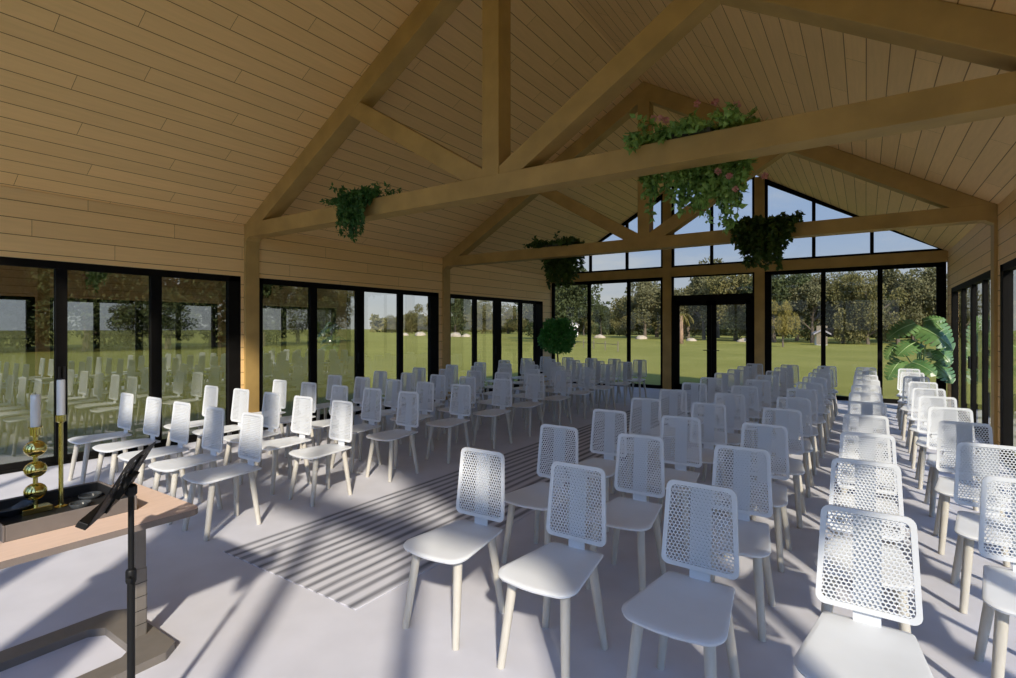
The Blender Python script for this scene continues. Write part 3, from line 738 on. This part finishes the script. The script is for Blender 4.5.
# large split-leaf plant in the far right corner
t = empty('split_leaf_plant', (.865, 12.92, 0), 'large potted plant with broad split leaves in the far right corner', 'potted plant')
pot(t, .24, .40)
def split_leaf(base, tip, face, wide):
    """broad blade with slits between its lobes, arched along the rib and folded slightly along it"""
    mb = MB(); base, tip = Vector(base), Vector(tip); d = tip - base; Ln = d.length
    n = Vector(face).normalized(); side = d.cross(n).normalized(); n = side.cross(d).normalized()
    def P(u, v):
        return base + d * u + side * (v * Ln * wide) + n * (Ln * (.55 * u * (1 - u) - .22 * abs(v) ** 1.6 * wide))
    def half(u): return (max(0., math.sin(PI * min(1, max(0, (u + .20) / 1.20)) ** .80))) ** .62
    N = 7
    for sg in (-1, 1):
        for k in range(N):
            u0, u1 = -.02 + .98 * k / N, -.02 + .98 * (k + 1) / N
            o0, o1 = u0 - .06 + .05 * k / N, u1 - .06 + .05 * (k + 1) / N
            if k == N - 1: o1 = 1.0; u1 = .98
            gap = .032 if 0 < k else 0
            h0, h1 = half(o0), half(o1)
            a0, a1 = max(u0, 0), u1
            f = .33
            pts = [P(a0, 0), P(a0 + (o0 - a0) * f, sg * h0 * f), P(o0 + gap, sg * h0 * .93), P((o0 + o1) / 2, sg * half((o0 + o1) / 2)), P(o1 - gap * .6, sg * h1 * .95), P(a1 + (o1 - a1) * f, sg * h1 * f), P(a1, 0)]
            fc = tuple(range(len(pts))); mb.add(pts, [fc if sg > 0 else fc[::-1]])
    mb.tube([P(u, 0) + n * .004 for u in (0, .2, .4, .6, .8, .96)], [.008, .007, .006, .005, .004, .002], 6, mi=1)
    return mb
M['rib'] = simple('pale_rib', (.30, .42, .18), .5, noise=.1, nscale=10)
leaves = [  # base (x, y, z), tip (x, y, z), width share
    ((-.08, -.05, 1.70), (-.53, -.18, 1.38), .36), ((.06, .00, 1.74), (.40, .02, 1.76), .34), ((.02, -.12, 1.60), (.47, -.34, 1.19), .40), ((.20, -.02, 1.74), (.44, -.10, 1.33), .36),
    ((-.06, -.12, 1.34), (-.37, -.32, 1.06), .44), ((-.34, -.04, 1.28), (-.54, -.16, .98), .42), ((.26, -.08, 1.20), (.44, -.22, .92), .42), ((.36, .0, 1.26), (.43, .05, .98), .4),
    ((-.30, -.08, .98), (-.52, -.24, .58), .36), ((-.14, -.16, .95), (.22, -.40, .72), .42), ((.20, -.12, .94), (.46, -.30, .58), .40), ((-.10, .10, 1.62), (-.42, .24, 1.56), .38), ((.0, .2, 1.3), (-.2, .5, 1.1), .4), ((.1, .2, 1.2), (.28, .48, .95), .4)]
for k, (b0, t0, wd) in enumerate(leaves):
    b0, t0 = Vector(b0), Vector(t0)
    st = MB(); st.tube([(b0.x * .12, b0.y * .2, .36), (b0.x * .35, b0.y * .4 + .02, .36 + (b0.z - .36) * .6), tuple(b0)], [.014, .011, .008], 8); st.build('stem', M['rib'], t, smooth=True)
    fy = -1. if k < 11 else .6
    split_leaf(b0, t0, (.12 * (1 if t0.x > 0 else -1), fy, .75), wd).build('leaf', [M['monst'], M['rib']], t)

# ------------------------------------------------------------------ outdoors
mb = MB(); N = 60; S = 500.
def gz(x, y):
    d = math.hypot(x - XM, y - 7)
    z = GROUND
    if d > 40: z += (d - 40) * .0015 * (1 if x < -20 else .4) - 0
    return z
xs = sorted(set([-S, -350, -250, -180, -130, -95, -70, -50, -35, -22, -14, -9.5] + [-4, 0, 3.2, 8, 16, 28, 45, 70, 110, 180, 300, S]))
ys = sorted(set([-S, -250, -120, -60, -30, -12, -4, 0, 5, 10, 15, 20, 28, 40, 55, 75, 100, 140, 190, 260, 350, S]))
vs = [(x, y, gz(x, y)) for y in ys for x in xs]; fs = []
for j in range(len(ys) - 1):
    for i in range(len(xs) - 1): fs.append((j * len(xs) + i, j * len(xs) + i + 1, (j + 1) * len(xs) + i + 1, (j + 1) * len(xs) + i))
mb.add(vs, fs); g = mb.build('field', M['grass'], smooth=True); struct(g, 'open grass field around the hall', 'field')

def crown_mesh(seed, mat, shape, n=9000, leaf=(.24, .46)):
    """unit tree about 10 m tall; returns foliage and trunk meshes"""
    rr = random.Random(seed); lf = MB()
    def rd():
        while True:
            v = Vector((rr.uniform(-1, 1), rr.uniform(-1, 1), rr.uniform(-1, 1)))
            if .05 < v.length < 1: return v.normalized()
    blobs = []; tk = MB()
    H = 10.
    if shape == 'round': zc, zr, xr, nb, tb = 5.0, 4.4, 3.5, 24, 1.2
    elif shape == 'tall': zc, zr, xr, nb, tb = 5.2, 4.6, 2.2, 18, 1.2
    elif shape == 'bush': zc, zr, xr, nb, tb = 4.6, 4.6, 5.0, 22, .1
    else: zc, zr, xr, nb, tb = 6.0, 3.8, 3.9, 20, 2.8
    for k in range(nb):
        d = rd(); q = rr.random() ** .5
        c = Vector((d.x * xr * q, d.y * xr * q, zc + d.z * zr * q)); blobs.append((c, rr.uniform(.9, 1.75) * (1.15 if shape == 'bush' else 1)))
    for k in range(n):
        c, r = blobs[k % nb]; d = rd(); p = c + d * r * (rr.random() ** .3)
        if p.z < .2: continue
        s = rr.uniform(*leaf)
        lf.leaf(p, (d + rd()).normalized(), rd() + Vector((0, 0, .5)), s, s * .62, .15)
    tk.tube([(0, 0, 0), (.1, 0, 1.5), (0, .1, 3.5), (.1, 0, 6)], [.32, .25, .2, .1], 8)
    for c, r in blobs[:9]:
        h = min(3.2, max(1.2, c.z - 2)); tk.tube([(0, 0, h), (c.x * .5, c.y * .5, (h + c.z) / 2 + .2), tuple(c)], [.13, .09, .04], 6)
    fm = lf.build('foliage', mat); tm = tk.build('trunk', M['trunk'])
    return fm, tm
VAR = {}
for i, (k, mt, shp) in enumerate([('dark_round', 'tdark', 'round'), ('olive_round', 'tolive', 'round'), ('grey_open', 'tgrey', 'open'), ('olive_tall', 'tolive', 'tall'), ('dark_bush', 'tdark', 'bush'), ('olive_bush', 'tolive', 'bush'), ('yellow_bush', 'tyellow', 'bush'), ('dark_open', 'tdark', 'open'), ('grey_tall', 'tgrey', 'tall')]):
    VAR[k] = crown_mesh(100 + i, M[mt], shp) + (False,)
first_used = {}
def tree(kind, x, y, h, label, group='trees beyond the field', wid=1.):
    name = 'shrub' if 'bush' in kind else 'tree'
    r = empty(name, (x, y, gz(x, y) - .05), label, 'tree' if name == 'tree' else 'shrub', group, R.uniform(0, 6.28))
    s = h / 11.2; r.scale = (s * wid, s * wid, s)
    for o in VAR[kind][:2]:
        if kind in first_used: o2 = o.copy(); COL.objects.link(o2)
        else: o2 = o
        o2.parent = r
    first_used[kind] = 1
    return r
# (u, distance) -> place on the ground plan; only used to plan the tree line
TH = .5921; FPX = 531.9
def plan(u, dist):
    t = (u - 508) / FPX; d = Vector((-math.sin(TH) + math.cos(TH) * t, math.cos(TH) + math.sin(TH) * t))
    return d.x * dist, d.y * dist
KN = {'dark_round': 'dark round tree', 'olive_round': 'olive green round tree', 'grey_open': 'grey green open crowned tree', 'olive_tall': 'tall olive green tree', 'dark_bush': 'dark green bush', 'olive_bush': 'olive green bush', 'yellow_bush': 'yellowish bush', 'dark_open': 'dark open crowned tree', 'grey_tall': 'tall grey green tree'}
far = [  # beyond the far gable, left to right: u, distance, height, kind, width
    (545, 84, 13, 'dark_round', 1.0), (564, 62, 10.5, 'dark_open', 1.0), (584, 126, 9, 'olive_round', 1.1), (601, 108, 9.0, 'dark_round', .8), (615, 138, 8, 'olive_bush', 1.),
    (627, 104, 10.0, 'olive_round', 1.), (645, 88, 11, 'grey_open', 1.), (657, 100, 11.5, 'olive_tall', 1.3), (673, 84, 10, 'grey_tall', 1.4), (688, 96, 12.5, 'olive_round', 1.), (704, 80, 11, 'grey_open', .9),
    (718, 94, 15, 'grey_open', .8), (736, 74, 12.5, 'olive_round', .9), (752, 84, 12, 'dark_round', .9), (774, 66, 11.5, 'dark_round', .95), (783, 50, 5.4, 'yellow_bush', .55), (797, 74, 12.5, 'dark_round', .8), (812, 64, 9.0, 'grey_open', .9),
    (826, 76, 9.5, 'olive_bush', .8), (843, 62, 10.3, 'olive_round', .8), (857, 78, 11, 'grey_open', .8), (868, 58, 8.6, 'olive_bush', .8), (885, 70, 9, 'dark_bush', .8), (898, 60, 9.6, 'grey_open', .8), (914, 72, 9.5, 'olive_tall', 1.4), (932, 60, 9.3, 'grey_open', .9), (948, 72, 9.5, 'olive_bush', .9)]
for i, (u, d, h, k, w) in enumerate(far):
    x, y = plan(u, d); n = ['first', 'second', 'third', 'fourth', 'fifth', 'sixth', 'seventh', 'eighth', 'ninth', 'tenth', 'eleventh', 'twelfth', 'thirteenth', 'fourteenth', 'fifteenth', 'sixteenth', 'seventeenth', 'eighteenth', 'nineteenth', 'twentieth', 'twenty-first', 'twenty-second', 'twenty-third', 'twenty-fourth', 'twenty-fifth', 'twenty-sixth', 'twenty-seventh'][i]
    tree(k, x, y, h, '%s beyond the far gable, %s from the left corner' % (KN[k], n), 'trees beyond the far gable', w)
lefty = [(-210, 30, 14, 'dark_round', 1.0), (-120, 34, 15, 'dark_round', 1.0), (-55, 36, 14, 'dark_round', 1.0), (-5, 40, 14, 'dark_round', 1.1), (40, 46, 13.5, 'dark_bush', .8), (86, 40, 10.5, 'dark_round', 1.0), (128, 47, 12, 'olive_round', .9), (168, 44, 11.5, 'dark_bush', .8), (212, 50, 12.5, 'dark_round', 1.0), (262, 52, 11.5, 'dark_round', 1.0), (298, 60, 12.5, 'dark_bush', .7), (330, 66, 9.5, 'olive_round', .9),
         (392, 190, 7, 'olive_bush', 1.3), (412, 170, 8.0, 'olive_bush', 1.2), (434, 165, 13, 'olive_bush', .9), (455, 120, 15, 'dark_round', .8), (482, 160, 12, 'olive_bush', 1.1), (508, 160, 10, 'olive_bush', 1.2), (530, 150, 11, 'olive_bush', 1.1)]
for i, (u, d, h, k, w) in enumerate(lefty):
    x, y = plan(u, d); n = NTH[i] if i < 11 else ['twelfth', 'thirteenth', 'fourteenth', 'fifteenth', 'sixteenth', 'seventeenth', 'eighteenth', 'nineteenth'][i - 11]
    tree(k, x, y, h, '%s beyond the left glass wall, %s from the table end' % (KN[k], n), 'trees beyond the left wall', w)
# low trees on the right, mirrored in the left panes
for i, (x, y, h, k) in enumerate([(95, -10, 8, 'olive_bush'), (110, 20, 9, 'olive_bush'), (100, 45, 8, 'olive_round'), (85, 75, 9, 'olive_bush'), (120, 0, 9, 'dark_bush'), (70, 100, 10, 'olive_round'), (130, 60, 11, 'dark_bush')]):
    tree(k, x, y, h, '%s far beyond the right glass wall, %s from the near end' % (KN[k], NTH[i]), 'trees beyond the right wall', 1.6)

# low thicket that closes the view under the far trees
th = MB()
for k in range(12000):
    u = R.uniform(545, 955); d = (142 - (u - 545) * .14) * R.uniform(1.0, 1.16); x, y = plan(u, d); hh = 5.4 + 1.6 * math.sin(u * .09) + math.sin(u * .023)
    z = gz(x, y) + abs(R.gauss(0, .6)) * hh
    th.leaf((x, y, z), rnd_dir(), rnd_dir() + Vector((0, 0, .4)), R.uniform(.9, 1.7), R.uniform(.6, 1.1), .15)
tag(th.build('undergrowth', M['tdark']), 'dark thicket behind the trees beyond the far gable', 'undergrowth', None, 'stuff')

th = MB()
for k in range(7000):
    u = R.uniform(372, 560); d = 208 * R.uniform(1., 1.15); x, y = plan(u, d); hh = 6.6 + 1.8 * math.sin(u * .11) + 1.2 * math.sin(u * .041)
    z = gz(x, y) + R.random() ** .8 * hh
    th.leaf((x, y, z), rnd_dir(), rnd_dir() + Vector((0, 0, .4)), R.uniform(1.2, 2.2), R.uniform(.9, 1.5), .15)
tag(th.build('undergrowth', M['tolive']), 'olive hedgerow on the horizon beyond the left glass wall', 'undergrowth', None, 'stuff')

# pale boulders along the field edge
def boulder(u, d, s, label):
    x, y = plan(u, d); rr = random.Random(u); mb = MB(); n = 12; vs = []; 
    prof = [(0.05, 1.), (.55, .88), (.9, .5), (1., .12), (.97, 0)]
    for r_, z in prof:
        for k in range(n):
            a = 2 * PI * k / n; j = 1 + .16 * math.sin(3 * a + u) + .08 * rr.uniform(-1, 1)
            vs.append((r_ * j * math.cos(a) * s, r_ * j * math.sin(a) * s * .7, z * s * .62 * (1 + .12 * math.cos(2 * a + u))))
    fs = [tuple(range(n))]
    for i in range(len(prof) - 1):
        for k in range(n): fs.append((i * n + k, (i + 1) * n + k, (i + 1) * n + (k + 1) % n, i * n + (k + 1) % n))
    mb.add(vs, fs); tag(mb.build('boulder', M['rock'], smooth=True, loc=(x, y, gz(x, y) - .03)), label, 'boulder', 'pale boulders at the field edge')
boulder(600, 92, 1.05, 'pale boulder seen through the middle pane left of the far doors')
boulder(641, 84, .95, 'pale boulder seen through the pane just left of the far doors')
boulder(691, 72, .7, 'pale boulder seen through the left leaf of the far doors')
boulder(744, 68, .85, 'pale boulder seen through the right leaf of the far doors')
for u, d, s, l in ((405, 120, 1.1, 'first'), (420, 118, 1.4, 'second'), (456, 105, 1.4, 'third'), (466, 104, 1.0, 'fourth')):
    boulder(u, d, s, 'pale boulder far beyond the left glass, %s of four from the near end' % l)

# small white houses
def house(u, d, w, dp_, h, rz, label):
    x, y = plan(u, d); r = empty('house', (x, y, gz(x, y)), label, 'house', rz=rz)
    mb = MB(); mb.box(-w / 2, w / 2, -dp_ / 2, dp_ / 2, 0, h); mb.prism_y([(-w / 2, h), (w / 2, h), (0, h + w * .3)], -dp_ / 2, dp_ / 2); mb.build('walls', M['house'], r)
    mb = MB()
    for s in (-1, 1):
        pts = [(0, h + w * .3 + .02), (s * (w / 2 + .3), h - .14), (s * (w / 2 + .3), h + .02), (0, h + w * .3 + .2)]
        mb.prism_y(pts if s > 0 else pts[::-1], -dp_ / 2 - .3, dp_ / 2 + .3)
    mb.build('roof', M['houseroof'], r)
    mb = MB(); mb.box(-.5, .5, -dp_ / 2 - .03, -dp_ / 2 + .02, .05, 2.0); mb.build('door', M['fence'], r)
    mb = MB(); mb.box(w * .25, w * .25 + .8, -dp_ / 2 - .03, -dp_ / 2 + .02, .9, 1.8); mb.build('window', M['black'], r)
house(572, 112, 2.4, 3.0, 2.4, .5, 'small white house behind the trees at the left corner of the far gable')
house(821, 56, 1.0, 1.2, 1.2, .2, 'tiny white shed under the trees right of the far doors')

# wire fence across the field beyond the far left corner
fa, fb = Vector((*plan(552, 58), 0)), Vector((*plan(618, 40), 0))
f0 = empty('field_fence', (fa.x, fa.y, gz(fa.x, fa.y)), 'low post and rail fence crossing the grass beyond the far gable', 'fence')
n = 7
for k in range(n + 1):
    p = fa.lerp(fb, k / n); mb = MB(); q = Vector((p.x - fa.x, p.y - fa.y, 0)); mb.tube([q + Vector((0, 0, -.2)), q + Vector((0, 0, .75))], .04, 6); mb.build('post', M['fence'], f0)
mb = MB(); e = fb - fa
mb.bar((0, 0, .5), (e.x, e.y, .5), .03, .04); mb.build('rail', M['fence'], f0)
# small palm
x, y = plan(681, 60); t = empty('palm_tree', (x, y, gz(x, y)), 'thin brown palm with drooping dry fronds seen through the far doors', 'palm tree')
mb = MB(); mb.tube([(0, 0, 0), (.05, 0, 1.5), (0, 0, 3.2)], [.26, .2, .17], 10); mb.build('trunk', M['palmtrunk'], t, smooth=True)
mb = MB()
for k in range(16):
    a = 2 * PI * k / 16; el = R.uniform(-.2, .9); p = Vector((0, 0, 3.2)); d = Vector((math.cos(a), math.sin(a), el))
    for q in range(8):
        d = (d + Vector((0, 0, -.28))).normalized(); p = p + d * .2
        for s in (-1, 1): mb.leaf(p, d + s * d.cross(Vector((0, 0, 1))) * .9, (0, 0, 1), .4, .07, .2)
mb.build('fronds', M['tyellow'], t)

# ------------------------------------------------------------------ sky and sun
w = bpy.data.worlds.new('sky'); sc.world = w; w.use_nodes = True; nt = w.node_tree; nt.nodes.clear()
out = nt.nodes.new('ShaderNodeOutputWorld'); bg = nt.nodes.new('ShaderNodeBackground')
tc = nt.nodes.new('ShaderNodeTexCoord'); sp = nt.nodes.new('ShaderNodeSeparateXYZ'); nt.links.new(tc.outputs['Generated'], sp.inputs[0])
el = mth(nt, 'MAXIMUM', sp.outputs['Z'], 0.)
r = nt.nodes.new('ShaderNodeMapRange'); r.inputs[1].default_value = 0.; r.inputs[2].default_value = .75; nt.links.new(el, r.inputs[0])
r.interpolation_type = 'SMOOTHSTEP'
skyc = mixc(nt, mth(nt, 'POWER', r.outputs[0], .6), (.50, .60, .79), (.22, .40, .80))
hz = nt.nodes.new('ShaderNodeMapRange'); hz.inputs[1].default_value = 0.; hz.inputs[2].default_value = .16; nt.links.new(el, hz.inputs[0]); hz.interpolation_type = 'SMOOTHSTEP'
skyc = mixc(nt, hz.outputs[0], (.66, .66, .66), skyc)
# clouds: noise on a flattened dome
dv = mth(nt, 'ADD', el, .16)
cx = mth(nt, 'DIVIDE', sp.outputs['X'], dv); cy = mth(nt, 'DIVIDE', sp.outputs['Y'], dv)
cb = nt.nodes.new('ShaderNodeCombineXYZ'); nt.links.new(cx, cb.inputs[0]); nt.links.new(cy, cb.inputs[1])
cn = nt.nodes.new('ShaderNodeTexNoise'); cn.inputs['Scale'].default_value = .75; cn.inputs['Detail'].default_value = 7; cn.inputs['Roughness'].default_value = .58
nt.links.new(cb.outputs[0], cn.inputs['Vector'])
cr = nt.nodes.new('ShaderNodeMapRange'); cr.inputs[1].default_value = .47; cr.inputs[2].default_value = .68; cr.interpolation_type = 'SMOOTHSTEP'; nt.links.new(cn.outputs[0], cr.inputs[0])
skyc = mixc(nt, mth(nt, 'MULTIPLY', cr.outputs[0], .75), skyc, (.74, .73, .74))
# the sky is brighter round the sun
sd = nt.nodes.new('ShaderNodeVectorMath'); sd.operation = 'DOT_PRODUCT'; nt.links.new(tc.outputs['Generated'], sd.inputs[0])
sd.inputs[1].default_value = (math.sin(math.radians(43)) * .84, -math.cos(math.radians(43)) * .84, .545)
glow = mth(nt, 'ADD', 1., mth(nt, 'MULTIPLY', mth(nt, 'POWER', mth(nt, 'MAXIMUM', sd.outputs['Value'], 0.), 2.), 2.6))
gl = nt.nodes.new('ShaderNodeVectorMath'); gl.operation = 'SCALE'; gl.inputs[0].default_value = (.72, .90, 1.18); nt.links.new(mth(nt, 'SUBTRACT', glow, 1.), gl.inputs['Scale'])
gl2 = nt.nodes.new('ShaderNodeVectorMath'); gl2.operation = 'ADD'; gl2.inputs[0].default_value = (1, 1, 1); nt.links.new(gl.outputs[0], gl2.inputs[1])
nt.links.new(mixc(nt, 1., skyc, gl2.outputs[0], 'MULTIPLY'), bg.inputs[0])
nt.links.new(bg.outputs[0], out.inputs[0])

az, el_ = math.radians(41.5), math.radians(33.)
travel = Vector((-math.sin(az) * math.cos(el_), math.cos(az) * math.cos(el_), -math.sin(el_)))
L = bpy.data.lights.new('sun', 'SUN'); L.energy = 8.5; L.angle = math.radians(2.2); L.color = (1., .87, .74)
so = bpy.data.objects.new('sun', L); COL.objects.link(so); so.rotation_euler = travel.to_track_quat('-Z', 'Y').to_euler(); so.location = (20, -20, 20)

# ------------------------------------------------------------------ camera
cam = bpy.data.cameras.new('camera'); cam.sensor_width = 36.; cam.lens = FPX / 1016 * 36.; cam.shift_y = -10.5 / 1016; cam.clip_start = .02; cam.clip_end = 2000
co = bpy.data.objects.new('camera', cam); COL.objects.link(co); co.location = (0, 0, 1.6); co.rotation_euler = (PI / 2, 0, TH); sc.camera = co
vs_ = sc.view_settings; vs_.view_transform = 'Standard'; vs_.look = 'None'; vs_.gamma = 1.; vs_.use_curve_mapping = False; vs_.exposure = -.03
sc.cycles.max_bounces = 12; sc.cycles.transparent_max_bounces = 24; sc.cycles.diffuse_bounces = 10; sc.cycles.glossy_bounces = 5
try:
    sc.cycles.use_denoising = True; sc.cycles.denoiser = 'OPENIMAGEDENOISE'
except Exception: pass
sc.cycles.sample_clamp_indirect = 6.
